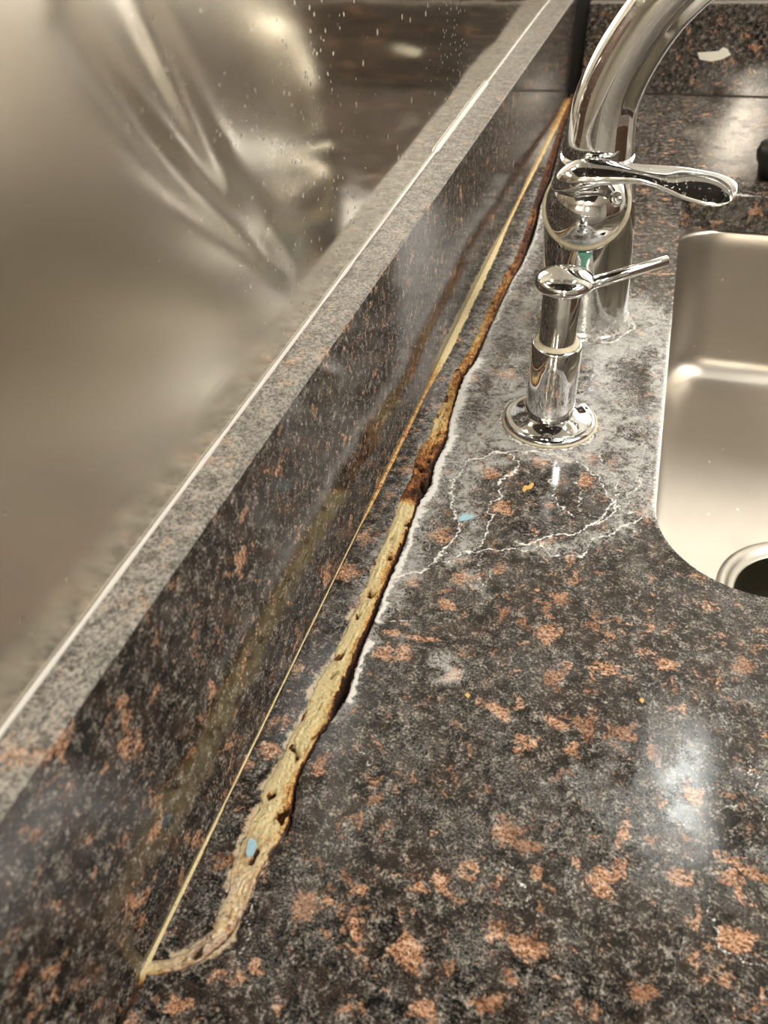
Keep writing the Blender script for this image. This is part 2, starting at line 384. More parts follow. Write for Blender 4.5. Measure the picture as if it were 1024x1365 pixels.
class Marks:
    def __init__(s, X, Y):
        s.a = np.zeros((4,) + X.shape); wx = np.zeros(X.shape); wy = np.zeros(X.shape); g = np.random.default_rng(3)
        for wl, am in ((.020, .0010), (.009, .0007), (.0042, .00045), (.0022, .0003)):       # wandering outlines
            for k in range(4):
                t, p, q = g.uniform(0, 2 * math.pi, 3); f = 2 * math.pi / wl * g.uniform(.75, 1.3)
                ph = f * (X * math.cos(t) + Y * math.sin(t))
                wx += am * .5 * np.sin(ph + p); wy += am * .5 * np.sin(ph + q)
        s.X, s.Y = X + wx, Y + wy
    def line(s, ch, px, width, inten, curve=True, world=False, power=1.0):
        P = [(p[0], p[1]) if world else tuple(at(*p))[:2] for p in px]
        if curve and len(P) > 2: P = catmull(P, 4)
        D = np.full(s.X.shape, 9.0)
        for a, b in zip(P, P[1:]):
            m = (s.X > min(a[0], b[0]) - width) & (s.X < max(a[0], b[0]) + width) & (s.Y > min(a[1], b[1]) - width) & (s.Y < max(a[1], b[1]) + width)
            if m.any(): D[m] = np.minimum(D[m], seg_dist(s.X[m], s.Y[m], a, b))
        s.a[ch] = np.maximum(s.a[ch], inten * np.clip(1 - D / width, 0, 1) ** power)
    def blob(s, ch, p, rx, ry, inten):
        c = at(*p); d = np.hypot((s.X - c.x) / rx, (s.Y - c.y) / ry)
        s.a[ch] = np.maximum(s.a[ch], inten * np.clip(1.25 - d * .75, 0, 1) * (d < 1.6))
    def ring(s, ch, c, r, width, inten):
        d = np.abs(np.hypot(s.X - c[0], s.Y - c[1]) - r)
        s.a[ch] = np.maximum(s.a[ch], inten * np.clip(1 - d / width, 0, 1))
ORANGE = [((405,1210),6,5),((436,1200),3,2),((353,1000),7,3.5),((333,1016),4,3),((296,1147),5,3),((427,1020),5,3),((497,1061),4,3),((703,985),5,3),((745,964),6,3),((675,1109),5,4),((703,1130),5,3),((629,1159),4,3),((716,1161),3,3),((828,1109),3,6),((915,1171),5,4),((968,1171),4,3.5),((857,1320),5,5),((703,1262),7,6),((650,1337),4,3.5),((1014,1163),5,2),((890,886),6,4),((989,890),5,4),((737,902),5,7),((807,890),7,4),((786,973),4,5),((666,948),6,5),((587,712),5,6),((614,771),5,5),((665,755),3,4),((712,790),3,3),((747,794),6,5),((669,814),3,4),((700,826),3,4),((731,845),6,8),((524,845),5,2.5),((567,851),7,2.5),((509,869),4,5),((536,869),5,5),((599,806),5,5),((548,775),3,4),((669,677),7,6),((653,630),6,6),((720,615),7,4),((625,503),9,6),((675,499),9,7),((462,763),7,7),((544,626),5,6),((485,716),5,7),((780,640),5,8),((800,1180),4,3),((540,1270),7,6),((480,1190),4,3),((760,1000),4,3),((600,900),4,4),((925,1060),3,6),((980,1250),5,4),((870,1000),3,4),((340,1290),4,3),((235,1340),4,3),((180,1362),4,3),((560,1350),5,4)]
def paint(X, Y):
    m = Marks(X, Y)
    for p, rx, ry in ORANGE: m.blob(2, p, rx * .0009, ry * .0009, 1.0)
    m.line(3, [p for p in CL if .052 < p[1] < .20],   .0034, 1.0, world=True, power=.8); m.line(3, [p for p in CR if .049 < p[1] < .092], .0026, .9, world=True)
    m.line(3, [p for p in CL if .27 < p[1] < .52], .0040, .7, world=True)
    crw = [p for p in CR if .14 < p[1] < .70]
    m.line(1, [p for p in CR if .20 < p[1] < .75], .018, 1.0, world=True)
    m.line(1, [p for p in CR if .14 < p[1] < .24], .007, .8, world=True)
    m.line(0, [(p[0] + .0008, p[1]) for p in crw if .150 < p[1] < .187], .0026, 1.0, world=True, power=.6)
    m.line(0, [(p[0] + .0010, p[1]) for p in crw if .187 < p[1] < .25], .0030, 1.0, world=True, power=.6)
    m.line(0, [(p[0] + .0015, p[1]) for p in crw if .24 < p[1] < .42], .0062, 1.0, world=True, power=.9)
    m.line(0, [(p[0] + .001, p[1]) for p in crw if .40 < p[1] < .68], .0035, .8, world=True, power=.7)
    ln = lambda pts, wd=.0009, i=.9: m.line(0, pts, wd, i)
    ln([(560,763),(580,753),(603,743),(630,736),(650,733),(676,733),(709,731),(723,726),(739,736),(753,741),(776,738),(793,720),(806,714),(826,706),(849,696),(856,686)])
    ln([(525,765),(545,766),(560,763),(575,760)], .0014)
    ln([(673,603),(719,603),(746,610),(773,620),(793,631),(807,650),(817,666),(819,680),(806,693),(786,700),(773,708),(746,714),(726,719),(706,723),(690,723)], .0011)
    ln([(676,606),(690,616),(691,626),(683,635),(670,636),(666,646),(669,656),(663,666),(650,671),(650,683),(660,693),(650,706),(643,726)], .0011)
    ln([(673,603),(650,606),(626,616),(610,633),(603,656),(605,676),(610,693),(606,713),(593,730),(580,753)], .0013)
    ln([(735,640),(737,655),(742,665),(750,675),(766,690)], .001); ln([(768,640),(772,655),(770,670),(780,682),(800,690)], .001, .7)
    ln([(786,700),(800,690),(815,672)], .001); ln([(800,606),(806,622),(820,634),(846,636),(850,648),(838,660)], .0009, .8)
    ln([(822,640),(826,655),(822,670),(830,682),(850,680)], .0009, .8)
    ln([(690,723),(700,715),(712,718),(724,708),(735,712),(752,700)], .0008, .7); ln([(806,650),(820,645),(834,652),(838,668),(828,680)], .0008, .75)
    ln([(793,631),(806,628),(812,640)], .0008, .7); ln([(745,690),(748,680),(756,688),(760,700)], .0008, .7); ln([(650,683),(662,678),(672,684),(670,694)], .0008, .6)
    ln([(720,603),(724,596),(735,592),(750,594)], .0009, .7); ln([(626,616),(640,622),(655,618)], .0008, .6); ln([(820,706),(836,700),(845,706),(838,716)], .0008, .7)
    ln([(505,826),(530,827),(556,826)], .0006, .8); ln([(641,735),(640,760),(642,785)], .0007, .8)
    ln([(660,750),(652,770),(645,790)], .0012, .6)
    ln([(460,962),(480,1000),(501,1032),(546,1085)], .0005, .75)
    ln([(341,1209),(329,1241),(308,1295)], .0006, .9); ln([(378,1118),(353,1147),(341,1180),(337,1200)], .0007, .95)
    ln([(1002,1006),(1010,1035),(1014,1064),(1016,1109)], .0006, .85); ln([(940,1196),(956,1237),(981,1271),(1018,1291)], .0007, .8)
    ln([(683,1146),(703,1192),(716,1217)], .0006, .8); ln([(690,1180),(680,1165),(665,1150)], .0004, .7)
    ln([(598,1010),(640,1000),(668,1015)], .0004, .6); ln([(905,832),(930,835),(960,845)], .0008, .6)
    ln([(770,1140),(760,1170),(755,1190)], .0004, .6); ln([(935,1100),(955,1085),(975,1070)], .0004, .8)
    def softpoly(pts, wd, i): m.line(1, pts, wd, i)
    softpoly([(665,615),(635,622),(618,650),(625,690),(625,725),(600,745)], .010, .85)
    softpoly([(640,590),(680,598),(740,602),(800,620),(830,660),(825,700)], .012, .75)
    softpoly([(780,450),(800,500),(830,560),(845,610),(850,660)], .022, .75)
    softpoly([(700,730),(760,730),(820,705)], .010, .6)
    softpoly([(880,450),(878,560),(862,680)], .010, .8)
    softpoly([(620,760),(640,800)], .010, .4); softpoly([(690,480),(650,560),(600,640)], .016, .8)
    softpoly([(560,1000),(520,900),(560,820)], .02, .25); softpoly([(590,880),(600,900)], .008, .75)
    softpoly([(700,900),(650,1000),(720,1100),(900,1150)], .03, .22)
    m.ring(1, (.0725, .348), .030, .012, 1.0); m.ring(0, (.0725, .348), .0255, .0022, .8)
    m.ring(0, (.0725, .346), .0335, .0014, .6)
    m.ring(1, (.077, .463), .040, .024, 1.0); m.ring(0, (.077, .463), .0300, .0030, .8)
    m.ring(0, (.079, .460), .042, .0020, .55); m.ring(0, (.082, .456), .050, .0016, .5)
    hd = hole_sd(X, Y)
    m.a[0] = np.maximum(m.a[0], .9 * np.clip(1 - hd / .0048, 0, 1) * (X < .16) * np.clip((.54 - Y) / .10, 0, 1) * np.clip((Y - .26) / .03, 0, 1))
    return m.a
def slab(name, xs_fn, ys, ncolx, thick, parent, mats, hole=False, edge_drop=.0006):
    """grid slab: row k has x positions xs_fn(y)"""
    XX = np.array([xs_fn(y) for y in ys]); YY = np.repeat(np.array(ys)[:, None], XX.shape[1], 1)
    nr, nc = XX.shape; keep = np.ones((nr - 1, nc - 1), bool)
    if hole:
        cx = (XX[:-1, :-1] + XX[1:, 1:]) / 2; cy = (YY[:-1, :-1] + YY[1:, 1:]) / 2
        keep = hole_sd(cx, cy) > 0
        touch_in = np.zeros((nr, nc), bool); touch_out = np.zeros((nr, nc), bool)
        for di in (0, 1):
            for dj in (0, 1):
                touch_out[di:nr - 1 + di, dj:nc - 1 + dj] |= keep; touch_in[di:nr - 1 + di, dj:nc - 1 + dj] |= ~keep
        bd = touch_in & touch_out
        for it in range(3):
            e = 1e-5; sd = hole_sd(XX, YY)
            gx = (hole_sd(XX + e, YY) - sd) / e; gy = (hole_sd(XX, YY + e) - sd) / e
            XX = np.where(bd, XX - gx * sd, XX); YY = np.where(bd, YY - gy * sd, YY)
    marks = paint(XX, YY)
    vid = np.arange(nr * nc).reshape(nr, nc)
    q = np.stack([vid[:-1, :-1], vid[:-1, 1:], vid[1:, 1:], vid[1:, :-1]], -1)[keep]
    used = np.zeros(nr * nc, bool); used[q.ravel()] = True
    Z = np.zeros(nr * nc)
    # boundary directed edges
    ed = np.concatenate([q[:, [0, 1]], q[:, [1, 2]], q[:, [2, 3]], q[:, [3, 0]]])
    key = np.minimum(ed[:, 0], ed[:, 1]) * (nr * nc) + np.maximum(ed[:, 0], ed[:, 1])
    uq, idx, cnt = np.unique(key, return_index=True, return_counts=True)
    be = ed[idx[cnt == 1]]; bv = np.unique(be.ravel())
    X1, Y1 = XX.ravel(), YY.ravel()
    for v in bv: Z[v] = -edge_drop * (.6 + .8 * abs(noise.noise(Vector((X1[v] * 700, Y1[v] * 700, 0)))))
    V = np.stack([X1, Y1, Z], -1); A = marks.reshape(4, -1).T.copy()
    remap = -np.ones(nr * nc, int); remap[used] = np.arange(used.sum())
    V0 = V[used]; A0 = A[used]; q = remap[q]
    lowid = {v: len(V0) + i for i, v in enumerate(bv)}; n1 = len(V0) + len(bv)
    Vb = V[bv].copy(); Vb[:, 2] = -thick; Vm = V[bv].copy(); Vm[:, 2] -= .0012
    midid = {v: len(V0) + i for i, v in enumerate(bv)}; lowid = {v: n1 + i for i, v in enumerate(bv)}
    Vall = np.concatenate([V0, Vm, Vb]); Aall = np.concatenate([A0, A[bv], A[bv] * [[.3, .3, 1, 1]]])
    F = q.tolist()
    for a, b in be:
        F.append([remap[a], midid[a], midid[b], remap[b]]); F.append([midid[a], lowid[a], lowid[b], midid[b]])
    return obj(name, Vall, F, mats, parent, smooth=False, attr=Aall)
def yrows(a, b):
    ys = [a]; 
    while ys[-1] < b:
        y = ys[-1]; d = .004 if y < .035 else (.0006 if y < .38 else .0006 + (y - .38) * .006); ys.append(min(b, y + d))
    return ys
ys = yrows(-.35, 1.0)
colbase = np.concatenate([np.arange(0, .205, .00065), np.arange(.205, .66, .006)])
def xs_main(y):
    e = edge_right(y); return e + colbase * (.66 - e) / colbase[-1]
ct = empty('countertop', (.3, .3, 0), 'large polished brown-black granite countertop with orange flecks, chalky stains and sink cut-out', 'countertop')
slab('slab', xs_main, ys, 0, .030, ct, M['granite'], hole=True)
# the broken-off sliver between the seam and the crack
ys2 = [y for y in yrows(.0507, .994)]
us = np.linspace(0, 1, 25)
st = empty('granite_strip', (.008, .3, 0), 'narrow granite sliver broken off between the backsplash seam and the filled crack', 'stone strip')
slab('slab', lambda y: .0004 + us * (edge_left(y) - .0004), ys2, 0, .029, st, M['granite'])
# ---------------------------------------------------------------- filler in the crack
FT = [  # pixel row, tone at left, tone at right, dark gap fraction at right, height (mm)
 (1300,.75,.55,.05,.3),(1285,.85,.6,.05,.7),(1265,.80,.5,.10,.8),(1225,.75,.5,.1,.6),(1190,.80,.65,.05,.3),(1150,.70,.80,.05,.3),(1115,.85,.6,.1,.4),
 (1080,.92,.30,.12,.5),(1040,.95,.35,.12,.6),(1000,.95,.60,.08,.7),(960,.92,.45,.08,.7),(930,.85,.10,.35,.6),(905,.90,.35,.30,.8),(850,.92,.25,.24,.9),
 (800,.92,.30,.2,.9),(760,.85,.2,.2,.9),(735,.95,.25,.18,1.0),(700,1.0,.45,.12,1.0),(680,.9,.8,.1,.8),(668,.25,.10,.2,.6),(640,.30,.05,.22,.7),(620,.35,.15,.2,.8),
 (600,.45,.25,.15,.8),(575,.75,.40,.12,.9),(550,.70,.45,.12,.6),(530,.60,.3,.2,.2),(505,.45,.15,.30,.0),(480,.45,.35,.25,.3),(450,.65,.30,.15,.6),(410,.45,.30,.12,.5),
 (370,.45,.35,.15,.3),(340,.25,.15,.3,-.2),(310,.20,.02,.45,-.5),(290,.4,.3,.3,-.2),(270,.10,.02,.5,-.8),(240,.2,.15,.3,-.3),(160,.3,.2,.2,0),(118,.3,.2,.2,0)]
def build_filler():
    V, A, F = [], [], []; nx = 30
    rows = [y for y in np.concatenate([np.arange(.0475, .42, .0005), np.arange(.42, .99, .0016)])]
    # pixel row for a world row along the crack
    from bisect import bisect
    ry = [at(520, r)[1] for r, *_ in FT]
    tab = np.array([[t[1], t[2], t[3], t[4]] for t in FT])
    # order world rows ascending
    o = np.argsort([p for p in [at(CRX, r)[1] for CRX, r in [(float(np.interp(-t[0], [-1300,-1110,-955,-760,-645,-480,-320,-118],[200,380,440,520,570,635,705,765])), t[0]) for t in FT]]])
    wy = np.array([at(float(np.interp(-t[0], [-1300,-1110,-955,-760,-645,-480,-320,-118],[200,380,440,520,570,635,705,765])), t[0])[1] for t in FT])[o]; tab = tab[o]
    for y in rows:
        tl, tr, gap, h = [float(np.interp(y, wy, tab[:, k])) for k in range(4)]
        l = edge_left(y) - .0007 if y > .0507 else .0002; r = edge_right(y) + .0002
        if r < l + .001: r = l + .001
        over = .0016 * noise.noise(Vector((y * 140, 9, 0))) + .0010 * noise.noise(Vector((y * 600, 19, 0)))
        l += over if y > .06 else 0
        for i in range(nx + 1):
            u = i / nx; x = l + (r - l) * u
            # profile: feathered left lip, crown, drop into the gap at right
            crown = math.sin(min(1, u / .35) * math.pi / 2)
            z = h * .001 * crown + .0002
            br_ = 1.0 + 1.0 * min(1, max(0, (y - .26) / .05))
            z += br_ * .0007 * noise.noise(Vector((x * 420, y * 300, 1))) * crown + br_ * .0008 * noise.noise(Vector((x * 1000, y * 800, 5))) * crown
            if u > 1 - gap: z -= .007 * min(1, (u - (1 - gap)) / .10)
            pitn = noise.noise(Vector((x * 260, y * 170, 21)))
            if pitn > .30 and .2 < u < .9: z -= .004 * min(1, (pitn - .30) * 7)
            if i == 0: z = -.0006
            V.append((x, y, z))
            tone = tl + (tr - tl) * max(0, (u - .35) / .65) ** 1.2
            if u > 1 - gap: tone = min(tone, .05)
            if pitn > .42: tone *= .3  # shade of the hollows put into the tone
            A.append((tone, max(0, min(1, (.100 - y) / .025)) * (1 if y > .05 else .3), 0, 1))
    n = nx + 1
    for k in range(len(rows) - 1):
        for i in range(nx): F.append([k * n + i, k * n + i + 1, (k + 1) * n + i + 1, (k + 1) * n + i])
    o = obj('crack_filler', V, F, M['filler'], None, True, attr=A)
    return tag(o, 'crumbling yellow and rust-brown filler bead running along the long counter crack', 'filler')
build_filler()
# ---------------------------------------------------------------- backsplash slabs
BT = .1017; bs = empty('backsplash', (-.006, .3, 0), 'tall polished granite backsplash standing between steel panel and countertop', 'backsplash')
def steel_x(y): return -.0125 - .0105 * max(0, min(1, (y - .06) / .8))
def build_backsplash():
    # cross-section swept along y with a worn, slightly chipped upper arris
    V, F, fm = [], [], []; ysb = list(np.arange(-.35, .956, .004)) + [.956]
    for y in ysb:
        c = .0009 + .0006 * abs(noise.noise(Vector((0, y * 120, 7))))
        sx = steel_x(y) 
        V += [(0, y, -.03), (0, y, BT - c), (-c * .4, y, BT - c * .35), (-c, y, BT), (sx + .0004, y, BT), (sx + .0004, y, -.03)]
    for k in range(len(ysb) - 1):
        for i in range(5):
            F.append([k * 6 + i, (k + 1) * 6 + i, (k + 1) * 6 + i + 1, k * 6 + i + 1]); fm.append(0 if i == 0 else (1 if i < 4 else 0))
    e = (len(ysb) - 1) * 6; F.append([e + i for i in range(6)][::-1]); fm.append(0); F.append([0, 1, 2, 3, 4, 5]); fm.append(0)
    obj('slab', V, [f[::-1] for f in F], [M['granite_face'], M['granite_top']], bs, False, fm)
build_backsplash()
fb = empty('backsplash', (.3, 1.01, 0), 'low polished granite backsplash across the far end behind the sink', 'backsplash')
box('slab', .009, .66, 1.0, 1.02, .0005, .0855, [M['granite_face']], fb, .0008)
box('top_edge', .010, .659, 1.0012, 1.0185, .0852, .0860, [M['granite_top']], fb)
M['void'] = simple('gap_dark', (.010, .008, .007), .8)
structure(box('gap_shade', -.031, .0085, 1.004, 1.03, -.03, .092, M['void']))  # dark box standing in for the shade inside the open corner gap
structure(box('trim_2', -.02, .66, 1.035, 1.058, .0, .150, M['wood']))
# ---------------------------------------------------------------- steel wall panel with shallow dents
def build_panel():
    V, F = [], []; ysb = np.concatenate([np.arange(-.35, .12, .01), np.arange(.12, .28, .002), np.arange(.286, 1.052, .008)]); zs = np.concatenate([np.arange(BT - .004, .27, .002), np.arange(.272, .90, .012)])
    def crease(y, z, pts, wd, dep):
        if not (.11 < y < .29 and .09 < z < .27): return 0.0
        best = 9; s_ = 0; n_ = len(pts) - 1
        for i, (a, b) in enumerate(zip(pts, pts[1:])):
            dx, dy = b[0] - a[0], b[1] - a[1]; t = max(0, min(1, ((y - a[0]) * dx + (z - a[1]) * dy) / (dx * dx + dy * dy)))
            d_ = math.hypot(y - a[0] - t * dx, z - a[1] - t * dy)
            if d_ < best: best = d_; s_ = (i + t) / n_
        return dep * math.sin(math.pi * max(0, min(1, s_))) ** .8 * math.exp(-(best / wd) ** 2)
    c1 = catmull([(.165, .245), (.181, .213), (.193, .190), (.206, .168), (.225, .146)], 6); c2 = catmull([(.148, .222), (.160, .204), (.176, .184), (.198, .162), (.220, .141), (.240, .121)], 6)
    for y in ysb:
        for z in zs:
            x = steel_x(y) - .0002
            x += .0006 * noise.noise(Vector((y * 6, z * 9, 2))) * min(1, (z - BT + .004) / .05)
            x -= crease(y, z, c1, .0065, .0016) + crease(y, z, c2, .0055, .0014)
            V.append((x, y, z))
    n = len(zs)
    for i in range(len(ysb) - 1):
        for j in range(n - 1): F.append([i * n + j, (i + 1) * n + j, (i + 1) * n + j + 1, i * n + j + 1])
    o = obj('wall_panel', V, F, M['panel']); return tag(o, 'large brushed stainless steel wall panel rising behind the granite backsplash', 'panel')
build_panel()
# white silicone between ledge and steel
def bead(name, path, prof_fn, mat, parent=None, attr_fn=None, seg=8):
    V, F, A = [], [], []
    for p in path:
        for q in prof_fn(p): V.append(q)
        if attr_fn: A += [(attr_fn(p), 0, 0, 1)] * seg
    for k in range(len(path) - 1):
        for i in range(seg - 1): F.append([k * seg + i, k * seg + i + 1, (k + 1) * seg + i + 1, (k + 1) * seg + i])
    return obj(name, V, F, mat, parent, True, attr=A if attr_fn else None)
def top_bead(y):
    wd = .00085 + .0004 * noise.noise(Vector((y * 60, 2, 2))) + (.0010 if .45 < y < .6 else 0); x = steel_x(y)
    return [(x + wd * math.sin(t) , y, BT + .0001 + wd * 1.2 * math.cos(t)) for t in [math.pi / 2 * i / 7 for i in range(8)]]
o = bead('silicone_joint', list(np.arange(-.35, .966, .003)), top_bead, M['silicone']); tag(o, 'thin glossy white silicone line where ledge meets steel panel', 'sealant')
# seam caulk between backsplash and counter
SW = [(-.35,.0015,.2),(.030,.0018,.15),(.044,.0018,.15),(.0475,.0014,.8),(.060,.0009,.95),(.080,.0009,.95),(.10,.0005,.9),(.20,.0004,.8),(.245,.0004,.7),(.26,.0012,.55),(.33,.0014,.5),(.355,.0012,.55),(.375,.0022,.55),(.400,.0034,.95),(.44,.0036,1.0),(.50,.0034,.95),(.56,.0030,.9),(.60,.0015,.7),(.66,.0012,.6),(.72,.0020,.7),(.82,.0026,.7),(.88,.0030,.5),(.965,.0034,.45)]
def seam_w(y): return float(np.interp(y, [s[0] for s in SW], [s[1] for s in SW])) * (1 + .30 * noise.noise(Vector((y * 90, 4, 4))) + .25 * noise.noise(Vector((y * 370, 8, 4))))
def seam_prof(y):
    wd = seam_w(y); hz = wd * .55
    if y < .047: return [(wd * i / 7, y, -.0012 - .0008 * math.sin(i) + .0006 * noise.noise(Vector((y * 600, i, 0)))) for i in range(8)]
    return [(wd * math.sin(t), y, .0001 + hz * math.cos(t) - .00025 * (i == 7)) for i, t in enumerate([math.pi / 2 * i / 7 for i in range(8)])]
o = bead('seam_caulk', list(np.arange(-.35, .966, .0012)), seam_prof, M['filler'], None, lambda y: float(np.interp(y, [s[0] for s in SW], [s[2] for s in SW])))
tag(o, 'pale yellow caulk line along the foot of the granite backsplash', 'caulk')
# ---------------------------------------------------------------- sink
def rrect(x0, x1, y0, y1, r, z, k=10):
    pts = []
    for cx, cy, a0 in ((x1 - r, y1 - r, 0), (x0 + r, y1 - r, 90), (x0 + r, y0 + r, 180), (x1 - r, y0 + r, 270)):
        for i in range(k + 1):
            t = math.radians(a0 + 90 * i / k); pts.append((cx + r * math.cos(t), cy + r * math.sin(t), z))
    out = []; m = k + 1                        # extra points along the straight sides
    for c in range(4):
        out += pts[c * m:(c + 1) * m]; a, b = pts[(c + 1) * m - 1], pts[((c + 1) * m) % len(pts)]
        out += [tuple(p + (q - p) * j / 12 for p, q in zip(a, b)) for j in range(1, 12)]
    return out
SZ = -.165; DC = Vector((.254, .412, SZ)); DR = .060
sk = empty('sink', (.3, .47, -.17), 'undermount stainless steel sink bowl set below the granite cut-out', 'sink')
def build_sink():
    V, F = [], []; rings = []
    def ring(ins, z, r): 
        p = rrect(HX0 + ins, HX1 - ins, HY0 + ins, HY1 - ins, r, z); rings.append(list(range(len(V), len(V) + len(p)))); V.extend(p)
    ring(-.016, -.0302, .050); ring(-.003, -.0302, .046); ring(-.0015, -.0308, .045); ring(-.0003, -.0325, .044)
    for k in range(1, 9): ring(.007 * k / 8, -.0325 - .108 * k / 8, .044)
    for k in range(1, 9):
        t = math.pi / 2 * k / 8; ring(.007 + .022 * (1 - math.cos(t)), -.1405 - .0225 * math.sin(t), .044 - .018 * (1 - math.cos(t)))
    ring(.045, SZ + .0016, .022)
    n = len(rings[0])
    for A, B in zip(rings, rings[1:]):
        for i in range(n): F.append([A[i], A[(i + 1) % n], B[(i + 1) % n], B[i]])
    # floor dished towards the drain: last rectangle ring to circle ring
    last = rings[-1]; prev = last
    for s_ in (.35, .7, 1.0):
        cur = []
        for i in last:
            p = Vector(V[i]); d = (p - DC); d.z = 0; c = DC + d.normalized() * DR
            q = p.lerp(c, s_); q.z = SZ + .0016 * (1 - s_); cur.append(len(V)); V.append(tuple(q))
        for i in range(n): F.append([prev[i], prev[(i + 1) % n], cur[(i + 1) % n], cur[i]])
        prev = cur
    obj('bowl', V, F, M['sink'], sk)
build_sink()
lathe('drain_flange', [(DR + .001, -.0006), (DR - .001, .0012), (DR - .004, .0016), (DR - .007, .0004), (.0510, -.0022), (.0490, -.0016), (.0475, -.0028)], DC, M['steel'], sk, seg=72)
lathe('drain_cup', [(.0475, -.0028), (.0470, -.006), (.0440, -.030), (.040, -.040), (.030, -.046), (0, -.047)], DC, M['dark'], sk)
lathe('strainer_knob', [(0, -.028), (.006, -.028), (.008, -.031), (.004, -.035), (.003, -.040), (.020, -.043), (.0215, -.0445), (0, -.0455)], DC, M['steel'], sk, seg=32)
# ---------------------------------------------------------------- faucet
FX, FY = .0765, .4625
fc = empty('faucet', (FX, FY, 0), 'tall chrome gooseneck faucet with limescale ring at its base and side lever', 'faucet')
def tube_path():
    pts = [(FX, FY, 0, .0292), (FX, FY, .0015, .0292), (FX, FY, .004, .0275), (FX, FY, .007, .0266), (FX - .001, FY, .02, .0262), (FX - .003, FY, .045, .0262), (FX - .0045, FY, .065, .0258), (FX - .0045, FY, .080, .0240),
           (FX - .0045, FY, .095, .0212), (FX - .0045, FY, .112, .0185), (FX - .003, FY, .130, .0172), (FX + .0055, FY, .152, .0160), (FX + .020, FY, .174, .0152), (FX + .042, FY, .192, .0147),
           (FX + .070, FY, .200, .0143), (FX + .098, FY, .192, .0140), (FX + .118, FY, .174, .0140), (FX + .130, FY, .150, .0142), (FX + .134, FY, .128, .0150)]
    return catmull(pts, 5)
def build_body():
    P = tube_path(); stn = []
    for i, p in enumerate(P):
        a = Vector(P[max(i - 1, 0)][:3]); b = Vector(P[min(i + 1, len(P) - 1)][:3]); t = (b - a)
        if p[2] < .09 and p[0] < FX + .01: t = Vector((0, 0, 1))
        t.normalize(); v = Vector((0, 1, 0)); u = v.cross(t).normalized()
        stn.append((Vector(p[:3]), u * p[3], v * p[3]))
    cut = next(i for i, p in enumerate(P) if p[2] > .104)
    sweep('body', stn[:cut], M['chrome_base'], fc, 64, True)
    sweep('spout', [(c, u * .975, v * .975) for c, u, v in stn[cut - 2:cut]] + stn[cut:], M['chrome'], fc, 64, True)
build_body()
# ball valve on the near side
AX = Vector((0.02, -.80, .60)).normalized(); BC = Vector((.0705, .447, .0775)); RB = .0225
lathe('valve_sleeve', [(.0235, -.020), (.0238, -.004), (.0236, .0005)], BC, M['chrome'], fc, AX, 72)
lathe('limescale_ring', [(.0236, .0000), (.0243, .0008), (.0243, .0020), (.0236, .0028), (.0226, .0029), (.0220, .0020)], BC, M['scale'], fc, AX, 72)
dome = [(.0222, .0012)] + [(RB * math.cos(t), .0030 + RB * .88 * math.sin(t)) for t in [math.pi / 2 * i / 18 for i in range(18)]] + [(0, .0030 + RB * .88)]
lathe('valve_cap', dome, BC, M['chrome'], fc, AX, 72)
# green stain under the ring
def patch():
    V, F = [], []
    cols = 7; rows_ = 12
    for j in range(rows_ + 1):
        z = .0555 - .017 * j / rows_
        for i in range(cols + 1):
            u = (i / cols - .5); wd = .010 if j < 4 else .0065
            ang = math.radians(-90) + u * wd / .0262 + .02
            ang = math.radians(-90) + .02 + u * (.0085 - .0052 * min(1, j / 3)) / .0262 * (1 + .4 * noise.noise(Vector((j * .9, i * .1, 0)))); z -= .0015 * noise.noise(Vector((i * .7, 3, 0)))
            V.append((FX - .003 + (.02665) * math.cos(ang), FY + .02665 * math.sin(ang), z))
    for j in range(rows_):
        for i in range(cols):
            a = j * (cols + 1) + i; F.append([a, a + 1, a + cols + 2, a + cols + 1])
    o = obj('verdigris_stain', V, F, M['verdigris'], fc); o['label'] = 'green verdigris streak'
patch()
# lever: broad curl over the cap, thin neck, oval paddle
LV = [((743,248),(745,256)),((747,234),(751,258)),((757,222),(762,257)),((775,214),(781,250)),((803,215),(808,245)),((830,219),(835,242)),((852,221),(855,243)),((876,221),(880,251)),
      ((902,222),(908,264)),((930,226),(932,272)),((955,231),(955,275)),((974,238),(972,270)),((984,245),(982,260))]
def build_lever():
    cs = []
    for i, (a, b) in enumerate(LV):
        Y1 = .437; Y2 = .4225
        if i < 4: Y1 = (.441, .438, .436, .4365)[i]; Y2 = (.438, .430, .424, .4220)[i]
        A = atY(*a, Y1); B = atY(*b, Y2); cs.append(tuple((A + B) / 2) + tuple((A - B) / 2) + ((.0030, .0055, .0062, .0058, .0048, .0040, .0034, .0030, .0026, .0024, .0020, .0015, .0008)[i],))
    S = catmull(cs, 5); stn = []
    for i, s_ in enumerate(S):
        c = Vector(s_[:3]); u = Vector(s_[3:6]); a = Vector(S[max(i - 1, 0)][:3]); b = Vector(S[min(i + 1, len(S) - 1)][:3])
        t = (b - a).normalized(); nrm = u.cross(t).normalized(); stn.append((c, u, nrm * s_[6]))
    sweep('lever', stn, M['chrome_spotty'], fc, 40)
build_lever()
lathe('set_screw', [(0, .0012), (.0022, .0012), (.0025, .0020), (.0034, .0024), (.0040, .0016), (.0043, -.002)], BC + AX * .0166 + Vector((.0152, 0, 0)), M['chrome_spotty'], fc, (AX + Vector((.75, 0, 0))).normalized(), 28)
